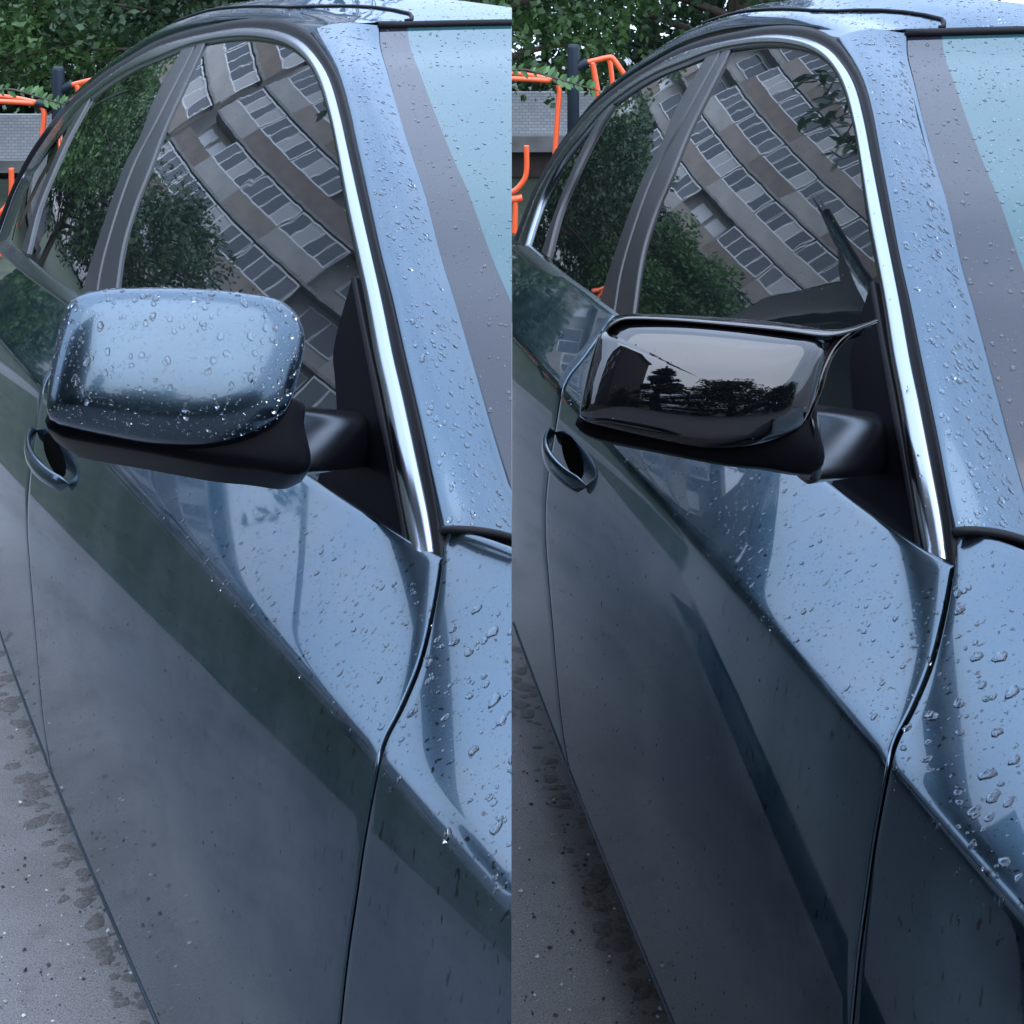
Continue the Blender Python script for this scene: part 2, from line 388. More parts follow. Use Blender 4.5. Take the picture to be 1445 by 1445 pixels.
def make_car(h, base_name, label, group):
    inner = h.right
    base = h.world(np.array([2.2, 1.40, 0.0]))
    car = empty('car', tuple(base), label=label, cat='car', group=group)
    made = []

    def to_local(P):
        return h.world(P) - base

    def grid(name, P, m, parent, flip=False, extra=None):
        """P: [ni][nj][3] in car coordinates"""
        P = np.asarray(P); ni, nj = P.shape[:2]
        V = to_local(P).reshape(-1, 3)
        idx = np.arange(ni * nj).reshape(ni, nj)
        Q = np.stack([idx[:-1, :-1], idx[1:, :-1], idx[1:, 1:], idx[:-1, 1:]], -1).reshape(-1, 4)
        if flip: Q = Q[:, ::-1]
        o = mesh_obj(name, V, Q, m, parent)
        made.append(o)
        return o

    def any_mesh(name, Vcar, Fc, m, parent, smooth=True):
        o = mesh_obj(name, to_local(np.array(Vcar)), Fc, m, parent, smooth)
        made.append(o)
        return o

    def normals(P):
        du = np.gradient(P, axis=0); dv = np.gradient(P, axis=1)
        n = np.cross(du, dv); n /= np.linalg.norm(n, axis=-1, keepdims=True) + 1e-12
        return n

    # ---- body side, b as a function of (s, z)
    bc = lambda s: 0.50 + 0.018 * (s - 1.9) ** 2
    cp = CREASE
    pc = h.cast(cp, lambda s, z: bc(s))
    zc_fit = np.polyfit(pc[:, 0], pc[:, 2], 2)
    s_lo, s_hi = pc[:, 0].min(), pc[:, 0].max()
    zc = lambda s: np.polyval(zc_fit, np.clip(s, 0.2, 4.5))
    def F_body(s, z):
        s = np.asarray(s, float); z = np.asarray(z, float)
        hh = z - zc(s)
        w = 0.0028
        msh = 0.80 + 1.7 / (1 + np.exp((s - 1.05) / 0.075))        # the wing turns further up than the door
        hl = np.clip(-hh, 0, None)
        h1 = np.minimum(hl, 0.36)
        low = -0.28 * h1 + 0.52 * h1 ** 2 + 0.09 * (hl - h1)
        hp = np.clip(hh, -0.2, 0.4)
        up = (msh + 0.2) * w * np.log1p(np.exp(np.clip(hp / w, -40, 40))) - 0.0 * hp
        hu = np.clip(hh, 0, None)
        return bc(s) + low + up + 0.30 * hu + 0.9 * hu ** 2 * (hh > 0)
    zs = h.cast(SILL, F_body); sill_fit = np.polyfit(zs[1:, 0], zs[1:, 2], 1)
    zsill = lambda s: np.polyval(sill_fit, s)
    zb = h.cast(BELT, F_body); belt_fit = np.polyfit(zb[:, 0], zb[:, 2], 2)
    zbelt = lambda s: np.polyval(belt_fit, np.clip(s, .9, 4.2))
    sf = h.cast(cat_rom(SHUT, 80), F_body); o_ = np.argsort(sf[:, 2])
    s_front = lambda z: np.interp(z, sf[o_, 2], sf[o_, 0])
    sr = h.cast(cat_rom(SHUT_REAR, 60), F_body); o2 = np.argsort(sr[:, 2])
    s_rear = lambda z: np.interp(z, sr[o2, 2], sr[o2, 0])
    ft = h.cast(cat_rom(FTOP, 40), F_body); o3 = np.argsort(ft[:, 0])
    z_ftop = lambda s: np.interp(s, ft[o3, 0], ft[o3, 2])

    tl = np.concatenate([np.linspace(0, .86, 34), np.linspace(.87, 1, 18)])

    def body_panel(name, sL, sR, ztop, ns, gap=0.0048, rollL=False, rollR=False, m=None, lo=None):
        """panel between s = sL(z) and s = sR(z), from the sill over the crease up to ztop(s)"""
        q = np.linspace(0, 1, ns)
        tu = np.concatenate([np.linspace(0.02, .30, 16), np.linspace(.34, 1, 16)])
        rows = []
        for part, tt in ((0, tl), (1, tu)):
            for t in tt:
                s = np.full(ns, 1.5); z = np.full(ns, .8)
                for _ in range(14):
                    a = sL(z) + (gap if rollL else 0); c = sR(z) - (gap if rollR else 0)
                    s = a + (c - a) * q
                    z0 = (zsill if lo is None else lo)(s); z1 = zc(s); z2 = np.maximum(ztop(s), z1 + 0.004)
                    zn = z0 + (z1 - z0) * t if part == 0 else z1 + (z2 - z1) * t
                    z = 0.5 * z + 0.5 * zn
                rows.append(np.stack([s, F_body(s, z), z], 1))
        P = np.array(rows).transpose(1, 0, 2)                 # [s][z]
        n = normals(P)
        if n[ns // 2, 20, 1] > 0: n = -n                      # outward = towards smaller b
        # rolled edges
        def roll(P, n, first):
            e, e1 = (P[0], P[1]) if first else (P[-1], P[-2])
            ne = n[0] if first else n[-1]
            tdir = e - e1; tdir /= np.linalg.norm(tdir, axis=-1, keepdims=True)
            r = 0.0026; ex = []
            for a in (22, 45, 68, 90):
                ex.append(e + tdir * r * math.sin(R(a)) - ne * r * (1 - math.cos(R(a))))
            ex.append(ex[-1] - ne * 0.016)
            ex = np.array(ex)
            return np.concatenate([ex[::-1], P]) if first else np.concatenate([P, ex])
        if rollL: P = roll(P, n, True); n = normals(P); n = n if n[ns // 2, 20, 1] < 0 else -n
        if rollR: P = roll(P, n, False); n = normals(P); n = n if n[ns // 2, 20, 1] < 0 else -n
        # the lower edge turns under the car
        e = P[:, 0]; ex = []
        for a in (30, 60, 90):
            ex.append(e + np.array([0, .012 * math.sin(R(a)) * 0 + .012 * (1 - math.cos(R(a))), -.010 * math.sin(R(a))]))
        ex.append(ex[-1] + np.array([0, .10, -.002]))
        P = np.concatenate([np.array(ex)[::-1].transpose(1, 0, 2), P], 1)
        # top edge turns in
        e = P[:, -1]
        ex = [e + np.array([0, .004, .0015]), e + np.array([0, .014, -.004]), e + np.array([0, .03, -.03])]
        P = np.concatenate([P, np.array(ex).transpose(1, 0, 2)], 1)
        return grid(name, P, m or M['paint'], car), P

    door, P_door = body_panel('front_door', s_front, s_rear, zbelt, 90, rollL=True, rollR=True)
    tag(door, 'large front door with a sharp shoulder crease')
    rear, P_rear = body_panel('rear_door', s_rear, lambda z: np.full_like(z, 4.1), zbelt, 50, rollL=True)
    fend, P_fend = body_panel('front_wing', lambda z: np.full_like(z, 0.5), s_front, z_ftop, 70, rollR=True)

    # ---- black backing behind the shut lines, and an added slab against stray light
    def cavity(name, P, off):
        Q = P[::4, ::3].copy(); Q[..., 1] += off
        return grid(name, Q, M['void'], car)
    zz = np.linspace(0.24, float(zbelt(1.25)) - .012, 24)
    C = np.array([[[s_front(z) + ds, F_body(s_front(z) + ds, z) + .016, z] for z in zz] for ds in (-.05, 0, .05)])
    grid('door_post', C, M['void'], car)
    C = np.array([[[s_rear(z) + ds, F_body(s_rear(z) + ds, z) + .016, z] for z in zz] for ds in (-.05, 0, .05)])
    grid('door_post', C, M['void'], car)
    sl, tl_ = np.linspace(.85, 4.0, 40), np.linspace(0, 1, 12)
    Q = np.array([[[a, float(F_body(a, z_)) + .085, z_] for z_ in (.26 + (float(zbelt(a)) - .03 - .26) * t_ for t_ in tl_)] for a in sl])
    grid('side_bounce', Q, M['bounce'], car)  # unseen pale panel, added to lighten what the neighbouring car's door reflects
    if h.right:
        Vb, Fb = box_vf(0.5, 4.1, 0.62, 2.15, 0.20, 0.24)
        any_mesh('light_block_slab', Vb, Fb, M['void'], car, False)  # unseen slab, added to stop light leaking under the car
    ss_ = np.linspace(.8, 4.0, 60)
    sb = np.stack([ss_, F_body(ss_, zsill(ss_)) + .002, zsill(ss_) - .004], 1)
    Vt, Ft = tube_vf(sb, .004, 8)
    any_mesh('sill_edge', Vt, Ft, M['paint_clean'], car)

    # ---- side glass, b as a function of (s, z)
    zb0 = zbelt(1.3)
    def F_glass(s, z):
        t = np.asarray(z, float) - zb0
        k = np.asarray(s, float) - 2.0
        return 0.640 + GL0 * t + GL1 * t ** 2 + GLS * k ** 2
    nd = 130
    ti, to, se = cat_rom(TR_IN, nd), cat_rom(TR_OUT, nd), cat_rom(SEAL, nd)
    TI = h.cast(ti, F_glass, -.003); TO = h.cast(to, F_glass, -.003); SE = h.cast(se, F_glass, -.001)

    def gnorm(P):
        e = 1e-3
        fs = (F_glass(P[..., 0] + e, P[..., 2]) - F_glass(P[..., 0] - e, P[..., 2])) / (2 * e)
        fz = (F_glass(P[..., 0], P[..., 2] + e) - F_glass(P[..., 0], P[..., 2] - e)) / (2 * e)
        n = np.stack([fs, -np.ones_like(fs), fz], -1)
        return n / np.linalg.norm(n, axis=-1, keepdims=True)

    def strip(name, A, B, prof, m, parent):
        """strip between curves A and B; prof = [(fraction across, height along the normal)]"""
        n = gnorm(A)
        P = np.stack([A + (B - A) * f + n * hgt for f, hgt in prof], 1)
        return grid(name, P, m, parent)
    trim = strip('window_trim', TI, TO, [(-.05, -.006), (-.02, .001), (.06, .0045), (.2, .0062), (.38, .0072), (.52, .0078), (.66, .0058), (.82, .0036), (.95, .0015), (1.0, -.001), (1.02, -.008)], M['chrome'], car)
    tag(trim, 'bright chrome trim round the side windows')
    strip('window_seal', TO, SE, [(-.05, -.003), (.1, -.004), (.35, -.001), (.7, -.001), (1.02, .0005), (1.06, -.01)], M['seal'], car)

    def coons(c0, c1, d0, d1):
        """patch in (s, z): c0 bottom, c1 top (left to right); d0 left, d1 right (bottom to top)"""
        n, m = len(c0), len(d0)
        u = np.linspace(0, 1, n)[:, None, None]; v = np.linspace(0, 1, m)[None, :, None]
        S = (1 - v) * c0[:, None] + v * c1[:, None] + (1 - u) * d0[None] + u * d1[None]
        S -= (1 - u) * (1 - v) * c0[0] + u * (1 - v) * c0[-1] + (1 - u) * v * c1[0] + u * v * c1[-1]
        return S
    mid = (np.array(TR_IN) * .6 + np.array(TR_OUT) * .4)
    def gcast(uv, n, off=0.0):
        return h.cast(cat_rom(uv, n), F_glass, off)[:, [0, 2]]
    def gpatch(name, bot, top, left, right, n, m, off, mm, parent):
        S = coons(gcast(bot, n), gcast(top, n), gcast(left, m), gcast(right, m))
        P = np.stack([S[..., 0], F_glass(S[..., 0], S[..., 1]) + off, S[..., 1]], -1)
        return grid(name, P, mm, parent), P
    BL, BR, TL, TRc = (146, 450), (598, 792), (286, 56), tuple(mid[11])
    glass_f, P_gf = gpatch('window_glass', [BL, (250, 530), (350, 608), (450, 688), (520, 742), BR],
                           [TL] + [tuple(p) for p in mid[15:11:-1]] + [TRc],
                           [BL, (184, 330), (214, 237), (250, 145), TL],
                           [BR] + [tuple(p) for p in mid[1:11]] + [TRc], 70, 60, 0.004, M['glass'], door)
    TL2 = tuple(mid[21])
    glass_r, P_gr = gpatch('window_glass', [tuple(mid[25]), (60, 390), (100, 419), BL], [TL2, tuple(mid[20]), tuple(mid[19]), tuple(mid[18]), tuple(mid[17]), TL],
                           [tuple(mid[25]), tuple(mid[24]), tuple(mid[23]), tuple(mid[22]), TL2], [BL, (184, 330), (214, 237), (250, 145), TL], 60, 40, 0.004, M['glass'], rear)

    def ribbon(name, A, B, n, hgt, m, parent, off=0.0):
        a = h.cast(cat_rom(A, n), F_glass, off); b = h.cast(cat_rom(B, n), F_glass, off)
        return strip(name, a, b, [(0, -.005), (0.0, hgt * .6), (.03, hgt), (.10, hgt * 1.03), (.5, hgt * 1.12), (.90, hgt * 1.03), (.97, hgt), (1, hgt * .6), (1, -.005)], m, parent)
    ribbon('pillar_cover', [(259, 66), (217, 142), (199, 190), (172, 243), (132, 359), (112, 427)], [(276, 63), (226, 160), (184, 244), (147, 359), (133, 440)], 40, .0015, M['gloss_trim'], rear)
    ribbon('pillar_cover', [(279, 62), (228, 163), (187, 244), (150, 359), (136, 441)], [(290, 61), (259, 125), (234, 179), (212, 237), (189, 296), (172, 359), (160, 452)], 40, .002, M['gloss_trim'], door)
    ribbon('quarter_divider', [(125, 136), (94, 189), (71, 239), (50, 294), (32, 352)], [(132, 133), (101, 189), (78, 239), (56, 294), (40, 358)], 30, .004, M['gloss_trim'], rear)
    # belt trim, rear part chrome
    ba = h.cast(cat_rom([(-6, 349), (48, 395), (106, 437), (200, 506), (330, 608)], 40), F_glass); bb = h.cast(cat_rom([(8, 338), (62, 382), (118, 422), (208, 488), (338, 590)], 40), F_glass)
    strip('belt_trim', ba, bb, [(0, -.006), (0, .013), (.06, .0165), (.2, .0165), (.5, .012), (.85, .005), (1, .001), (1, -.006)], M['chrome'], car)
    # mirror sail panel and the run channel beside it
    sailP = coons(gcast([(445, 690), (493, 724), (540, 757), (580, 783)], 20), gcast([(496, 398), (498, 396), (500, 394), (503, 392)], 20),
                  gcast([(445, 690), (474, 600), (474, 540), (472, 490), (496, 398)], 24), gcast([(580, 783), (568, 718), (552, 643), (535, 560), (503, 392)], 24))
    P = np.stack([sailP[..., 0], F_glass(sailP[..., 0], sailP[..., 1]) - .001, sailP[..., 1]], -1)
    wing = grid('mirror_sail', P, M['black'], door)
    ribbon('run_channel', [(500, 396), (516, 478), (533, 562), (551, 645), (567, 720), (577, 778)], [(506, 393), (523, 478), (541, 560), (557, 643), (572, 719), (583, 776)], 30, .006, M['seal'], door)

    # ---- windscreen pillar
    kA = 62
    sealA = cat_rom([(622, 745), (616, 718), (602, 640), (584, 560), (570, 500), (553, 425), (537, 362), (521, 290), (502, 202), (492, 155), (479, 112), (462, 80), (437, 47)], kA)
    seamA = cat_rom(SEAM, kA)
    A = h.cast(sealA, F_glass, -.001)
    B = h.cast(seamA, F_glass, .085)
    na = gnorm(A)
    def pillar_row(f):
        bulge = 0.016 * math.sin(math.pi * f ** 0.8)
        nn = na * (1 - f) + np.array([-.55, -.3, .78]) * f
        nn = nn / np.linalg.norm(nn, axis=1, keepdims=True)
        return A + (B - A) * f + nn * bulge
    fr = np.linspace(0, 1, 15)
    rows = [A + na * -.008] + [pillar_row(f) for f in fr]
    last = rows[-1]
    inn = np.array([0.35, 0.35, -0.87])
    rows += [last + np.array([-.0005, .003, -.001]), last + np.array([0, .004, -.005])]
    P_pil = np.stack(rows, 1)
    grid('windscreen_pillar', P_pil, M['paint_clean'], car)

    Vt, Ft = tube_vf(P_pil[0, 1:-2] + np.array([-.002, .001, -.002]), .0045, 8)
    any_mesh('pillar_seal', Vt, Ft, M['seal'], car)
    # ---- windscreen
    B2 = B + np.array([0, .003, -.005])
    def ws(i, db):
        p = B2[i]
        return np.array([p[0] - .42 * db + .26 * db * db * 1.0, p[1] + db, p[2] + .035 * db * (1 - db)])
    dbf = np.linspace(0, 1, 6)
    frit_w = np.linspace(.085, .050, kA)
    Pf = np.array([[ws(i, frit_w[i] * t) for t in dbf] for i in range(kA)])
    wsm = grid('windscreen', np.array([[ws(i, frit_w[i] + (1.05 - frit_w[i]) * t) for t in np.linspace(0, 1, 40)] for i in range(kA)]), M['windscreen'], car)
    grid('black_border', Pf, M['frit'], wsm)
    P_ws = np.array([[ws(i, .34 * t) for t in np.linspace(0.01, 1, 24)] for i in range(kA)])
    # header moulding
    hd = np.array([ws(kA - 1, d) + np.array([.004, 0, .004]) for d in np.linspace(.0, 1.05, 30)])
    Vt, Ft = tube_vf(hd, .008, 10)
    any_mesh('header_moulding', Vt, Ft, M['seal'], car)
    # ---- roof
    kR = 60
    sealR = cat_rom([(437, 47), (400, 29), (348, 27), (295, 36), (254, 46), (217, 60), (179, 82), (142, 106), (100, 141), (69, 178), (42, 216), (19, 260), (3, 300), (-9, 334)], kR)
    SR = h.cast(sealR, F_glass, -.001)
    DB = np.array([0, .010, .025, .045, .07, .10, .15, .20, .26, .33, .40])
    DZ = np.array([0, .012, .022, .029, .034, .039, .045, .050, .055, .060, .064])
    cB = B[-1]; A0 = SR[0]
    header = np.array([ws(kA - 1, d) for d in np.linspace(0, 1.1, 40)]) + np.array([.016, 0, .012])
    Pr = []
    nr = gnorm(SR)
    for i in range(kR):
        q = i / (kR - 1)
        w0 = max(0, 1 - q / .28) ** 2 * (3 - 2 * max(0, 1 - q / .28))
        row = [SR[i] - nr[i] * .008]
        for db, dz in zip(DB, DZ):
            wsc = 1.0 - .75 * min(1, max(0, (q - .45) / .5))      # rail thins towards the rear
            db = db * (1 - .80 * min(1, max(0, (q - .07) / .10)))         # only the edge of the roof stands above the eye line
            cw = min(1, max(0, (db - .02) / .15)); cw = cw * cw * (3 - 2 * cw)
            cq = math.sin(math.pi * min(1, q / .24)) if q < .24 else 0
            p = SR[i] + np.array([0, db, dz * wsc + .06 * cw * cq])
            if w0 > 0:
                btot = SR[i][1] + db
                if btot < cB[1]:
                    f = (btot - A0[1]) / (cB[1] - A0[1]) if cB[1] > A0[1] else 0
                    f = min(max(f, 0), 1)
                    fr_ = pillar_row(0)[-1] * (1 - f) + cB * f
                    tgt = np.array([fr_[0], btot, fr_[2] + .016 * math.sin(math.pi * f ** .8) * .8])
                else:
                    k = np.argmin(abs(header[:, 1] - btot)); tgt = np.array([np.interp(btot, header[:, 1], header[:, 0]), btot, np.interp(btot, header[:, 1], header[:, 2])])
                p = p * (1 - w0) + np.array([tgt[0], p[1], tgt[2]]) * w0
            row.append(p)
        Pr.append(row)
    P_roof = np.array(Pr)
    roof = grid('roof', P_roof, M['paint_clean'], car)
    tag(roof, 'wet painted roof edge')
    Q = P_roof[::2, 2:].copy(); Q[..., 2] -= .012
    grid('roof_bounce', Q, M['bounce'], roof)  # unseen pale sheet, added so the roof's underside reflects lighter in the other window
    # seam between roof and pillar / roof ditch
    j = 6
    ditch = np.array([P_roof[i, 7] + np.array([0, 0, .001]) for i in range(0, 22)])
    Vt, Ft = tube_vf(ditch, .004, 6)
    any_mesh('roof_moulding', Vt, Ft, M['seal'], roof)

    # ---- cowl gap under the windscreen
    g0 = h.cast(cat_rom([(622, 749), (660, 757), (722, 778), (770, 798)], 20), F_body) + np.array([0, .012, -.012])
    grid('cowl_gap', np.stack([g0, g0 + np.array([.02, .03, -.015]), g0 + np.array([.05, .06, -.01])], 1), M['void'], car)

    # ---- door handle below the crease
    hs = h.cast([(52, 608), (97, 684)], F_body)
    s0, s1 = hs[0, 0], hs[1, 0]
    zh = lambda s: zc(s) - .055
    t = np.linspace(0, 1, 24)
    ss = s0 + (s1 - s0) * t
    hz0 = np.interp(t, [0, 1], [hs[0, 2], hs[1, 2]])
    bow = .034 * np.sin(np.pi * np.clip(t, .0, 1)) ** .55
    hp = np.stack([ss, F_body(ss, hz0) - bow, hz0], 1)
    rings = []
    for i in range(24):
        th = (.75 + .25 * math.sin(math.pi * t[i])) * min(1, .15 + (min(t[i], 1 - t[i]) / .06) ** .5)
        rings.append([hp[i] + np.array([0, .007 * th * math.cos(a), .016 * th * math.sin(a)]) for a in np.linspace(0, 2 * math.pi, 13)])
    grid('door_handle', np.array(rings), M['paint_clean'], door)
    # black disc laid on the skin, painted shade of the handle's recess
    rc = []
    for r_ in np.linspace(0, 1, 8):
        ring = []
        for a in np.linspace(0, 2 * math.pi, 25):
            s_ = (s0 * .45 + s1 * .55) + abs(s1 - s0) * .33 * r_ * math.cos(a)
            z_ = np.interp((s_ - s0) / (s1 - s0), [0, 1], [hs[0, 2], hs[1, 2]]) + .008 + .022 * r_ * math.sin(a)
            ring.append([s_, float(F_body(s_, z_)) - .0008 * (1 + (1 - r_)), z_])
        rc.append(ring)
    grid('recess_shade', np.array(rc), M['void'], door)

    # ---- wing mirror
    dm = 1.22
    def mpt(uv, raw=False, lift=0.0, c=None):
        """meet the sight lines with the mirror's own mid plane"""
        rs, rb, rz = h.ray(uv, raw)
        k = (Mc @ Mw) / (rs * Mw[0] + rb * Mw[1] + rz * Mw[2] + 0.0)
        return np.stack([rs * k, rb * k, rz * k + EYE], 1)
    raw = h.right
    cpx = (985, 535) if raw else (250, 520)
    rs, rb, rz = h.ray([cpx], raw)
    Mc = np.array([rs[0], rb[0], rz[0]]) * dm                    # relative to the eye
    Mw = np.array([-.90, -.28, .33 if raw else .50]); Mw /= np.linalg.norm(Mw)   # the cap looks along the car, slightly outward

    def dome(name, outline, H, back, m, parent, p=8, e=.5, ctr=None, nr_=16, na_=72, tilt=0.0, push=0.0):
        O = mpt(np.vstack([cat_rom(list(outline) + [outline[0]], na_ + 1)[:-1]]), raw)
        c = O.mean(0) if ctr is None else mpt([ctr], raw)[0]
        rings = []
        r_list = np.sin(np.linspace(0, math.pi / 2, nr_))
        ex_ = np.array([-Mw[1], Mw[0], 0]); ex_ /= np.linalg.norm(ex_); ey_ = np.cross(Mw, ex_)
        X = (O - c) @ ex_; Y = (O - c) @ ey_
        a_, b_ = (X.max() - X.min()) / 2, (Y.max() - Y.min()) / 2
        def lift(r_):
            br = 1 - .30 * (r_ * X / a_) ** 2 - .36 * (r_ * Y / b_) ** 2
            return (H * (1 - e) * br + H * e * max(0, 1 - r_ ** p) ** .5)[:, None]
        for r_ in r_list:
            rings.append(c + (O - c) * r_ + Mw * (lift(r_) + push))
        O = rings[-1] - Mw * push
        for kk, sc_ in ((.25, 1.0), (.6, .985), (1.0, .93)):
            cc = O.mean(0); rings.append(cc + (O - cc) * sc_ - Mw * (back * kk - push))
        P = np.array(rings)
        P = np.concatenate([P, P[:, :1]], 1)
        return grid(name, P, m, parent), P

    if not raw:
        cap_o = [(97,437),(112,426),(149,419),(224,418),(299,421),(360,427),(390,433),(409,444),(421,461),(428,484),(426,509),(420,535),(411,568),(394,598),(350,622),(290,634),(220,631),(150,619),(100,608),(73,597),(69,578),(72,550),(78,515),(87,472)]
        house_o = [(66,580),(62,597),(75,608),(100,619),(199,637),(299,655),(360,661),(420,667),(440,650),(430,600),(420,560),(300,560),(180,560),(90,560)]
        mcap = M['paint_clean']
        lab = 'body-coloured blue-grey mirror with wet rounded cap'
    else:
        cap_o = [(858,478),(868,466),(886,460),(950,462),(1020,468),(1090,475),(1130,479),(1152,483),(1160,492),(1161,505),(1156,522),(1149,550),(1138,586),(1120,612),(1070,630),(1000,634),(930,622),(860,606),(826,596),(820,584),(826,552),(836,510),(848,472)]
        house_o = [(822,580),(810,597),(836,617),(921,635),(1021,654),(1082,661),(1140,669),(1165,650),(1155,600),(1140,560),(1020,560),(900,560),(830,560)]
        mcap = M['piano']
        lab = 'glossy black mirror with a pointed horn at its inner end'
    house, P_h = dome('wing_mirror', house_o, .020, .085, M['black'], car, push=-.014)
    tag(house, lab)
    cap, P_cap = dome('mirror_cap', cap_o, CAP_H, .075, mcap, house, p=CAP_P, e=CAP_E)
    if raw:
        # top shell behind the ridge, running out into the horn at the inner end
        ridge = [(846, 500), (856, 479), (868, 465), (888, 458), (950, 460), (1020, 466), (1090, 473), (1140, 479), (1168, 479), (1200, 470), (1236, 455)]
        top = [(836, 500), (845, 468), (858, 446), (880, 437), (950, 437), (1020, 441), (1090, 447), (1140, 454), (1168, 459), (1198, 458), (1231, 449)]
        a = mpt(cat_rom(top, 70), True); b = mpt(cat_rom(ridge, 70), True)
        f = np.linspace(0, 1, 70)[:, None]
        k_ = .036 * (1 - .62 * np.clip((f - .72) / .28, 0, 1)) * np.clip(f / .08, .3, 1)
        P = np.stack([b + Mw * (k_ - .030), b + Mw * (k_ - .004) + np.array([0, 0, -.001]), b + Mw * (k_ + .002), b * .9 + a * .1 + Mw * (k_ + .001), b * .7 + a * .3 + Mw * (k_ * .72), b * .4 + a * .6 + Mw * (k_ * .25), b * .1 + a * .9 - Mw * .018, a - Mw * .045, a - Mw * .08 + np.array([0, 0, -.006])], 1)
        grid('mirror_shell', P, M['piano'], house)
        edge = cat_rom([(1236, 455), (1212, 467), (1192, 482), (1176, 502), (1167, 522), (1159, 550), (1150, 572), (1140, 592)], 40)
        inn_ = cat_rom([(1176, 477), (1170, 482), (1162, 492), (1156, 508), (1152, 525), (1146, 548), (1138, 568), (1128, 590)], 40)
        e = mpt(edge, True); q_ = mpt(inn_, True)
        P = np.stack([e - Mw * .03, e + Mw * .006, e + Mw * .012, e * .93 + q_ * .07 + Mw * .010, e * .6 + q_ * .4 + Mw * .002, e * .25 + q_ * .75 + Mw * .012, q_ + Mw * .026], 1)
        grid('mirror_horn', P, M['piano'], house)
    # mirror glass on the far side
    g = P_h[-1]
    # arm in two pieces with a joint
    def arm(name, u0, u1, d0, d1, r0, r1, m):
        C0 = h.at_b([u0], d0)[0]; C1 = h.at_b([u1], d1)[0]
        rings = []
        for i, t_ in enumerate(np.concatenate([[0, .0], np.linspace(0, 1, 12), [1.0, 1.0]])):
            c = C0 + (C1 - C0) * t_
            rr = (np.array(r0) * (1 - t_) + np.array(r1) * t_) * (0.01 if i in (0, 15) else .88 if i in (1, 14) else 1)
            rings.append([c + np.array([rr[0] * (abs(math.cos(x)) ** .55) * np.sign(math.cos(x)), 0, rr[1] * (abs(math.sin(x)) ** .55) * np.sign(math.sin(x))]) for x in np.linspace(0, 2 * math.pi, 29)])
        return grid(name, np.array(rings), m, house)
    arm('mirror_arm', (512, 620), (402, 620), .668, .48, (.024, .031), (.030, .034), M['satin'])

    # ---- water
    W_ = []
    def drops(P, count, r0, r1, long_dir=None, keep=None, seed=0, lam=2.2):
        g = np.random.default_rng(seed)
        P = np.asarray(P); ni, nj = P.shape[:2]
        n = normals(P)
        cen = h.world(P)
        area = np.linalg.norm(np.cross(P[1:, :-1] - P[:-1, :-1], P[:-1, 1:] - P[:-1, :-1]), axis=-1)
        pr = (area / area.sum()).ravel()
        pick = g.choice(len(pr), count, p=pr)
        for c in pick:
            i, j = divmod(c, nj - 1); a, b = g.random(2)
            p = (P[i, j] * (1 - a) + P[i + 1, j] * a) * (1 - b) + (P[i, j + 1] * (1 - a) + P[i + 1, j + 1] * a) * b
            nn = n[i, j]
            view = np.array([0, 0, EYE]) - p
            if nn @ view < 0: nn = -nn
            if keep is not None and not keep(p): continue
            r = r0 + (r1 - r0) * g.random() ** lam
            tdir = np.array([0, 0, -1.0]); tdir = tdir - nn * (tdir @ nn); tdir /= np.linalg.norm(tdir) + 1e-9
            bdir = np.cross(nn, tdir)
            el = 1 + .6 * g.random()
            ph = g.random(3) * 6.28
            W_.append((p, nn, tdir, bdir, r, el, ph, g.random(3)))
    drops(P_fend[:, 52:82], 620, .0010, .0058, seed=1)
    drops(P_fend[:, 48:84], 700, .0005, .0014, seed=11)
    drops(P_door[:, 54:84], 1300, .0004, .0011, seed=21)
    drops(P_pil[:, 3:15], 1400, .0004, .0011, seed=51)
    drops(P_ws[:, :], 2200, .0004, .0010, seed=61)
    drops(P_roof[:, 2:], 2500, .0005, .0013, seed=71)
    drops(P_door[:, 54:84], 520, .0008, .0032, seed=2, lam=3)
    drops(P_door[:, 4:50], 520, .0005, .0015, seed=3, lam=2.5)
    drops(P_fend[:, 4:48], 60, .0008, .0026, seed=31, lam=2.5)
    drops(P_rear[:, 54:84], 150, .0006, .002, seed=4)
    drops(P_pil[:, 4:15], 850, .0008, .0034, seed=5, lam=2.6)
    drops(P_ws[:, :], 1700, .0006, .0032, seed=6, lam=3)
    drops(P_roof[:, 3:], 1600, .0007, .0028, seed=7)
    drops(P_gf, 420, .0005, .0016, seed=8, lam=3)
    drops(P_gr, 220, .0005, .0013, seed=81, lam=3)
    drops(np.stack([TI + (TO - TI) * f_ + gnorm(TI) * .006 for f_ in (.2, .4, .6, .8)], 1), 420, .0005, .0018, seed=82)
    if not raw:
        drops(P_cap[:14, :], 380, .0007, .0034, seed=9, lam=2.6)
        drops(P_cap[:15, :], 900, .0004, .0011, seed=91)
    else:
        drops(P_cap[:15, :], 60, .0003, .0007, seed=92)
    V, Fc = [], []
    seg = 9
    for p, nn, td, bd, r, el, ph, q in W_:
        k = len(V)
        ang = np.linspace(0, 2 * math.pi, seg, endpoint=False)
        wob = 1 + .16 * np.sin(2 * ang + ph[0]) + .12 * np.sin(3 * ang + ph[1]) + .07 * np.sin(5 * ang + ph[2])
        for rr, hh in ((1.0, -.06), (.93, .20), (.66, .40), (.3, .52)):
            for a, w in zip(ang, wob):
                V.append(p + td * (r * rr * w * el * math.cos(a) + r * .18 * (1 - rr)) + bd * (r * rr * w * math.sin(a)) + nn * (r * hh * .55))
        V.append(p + nn * r * .30 + td * r * .15)
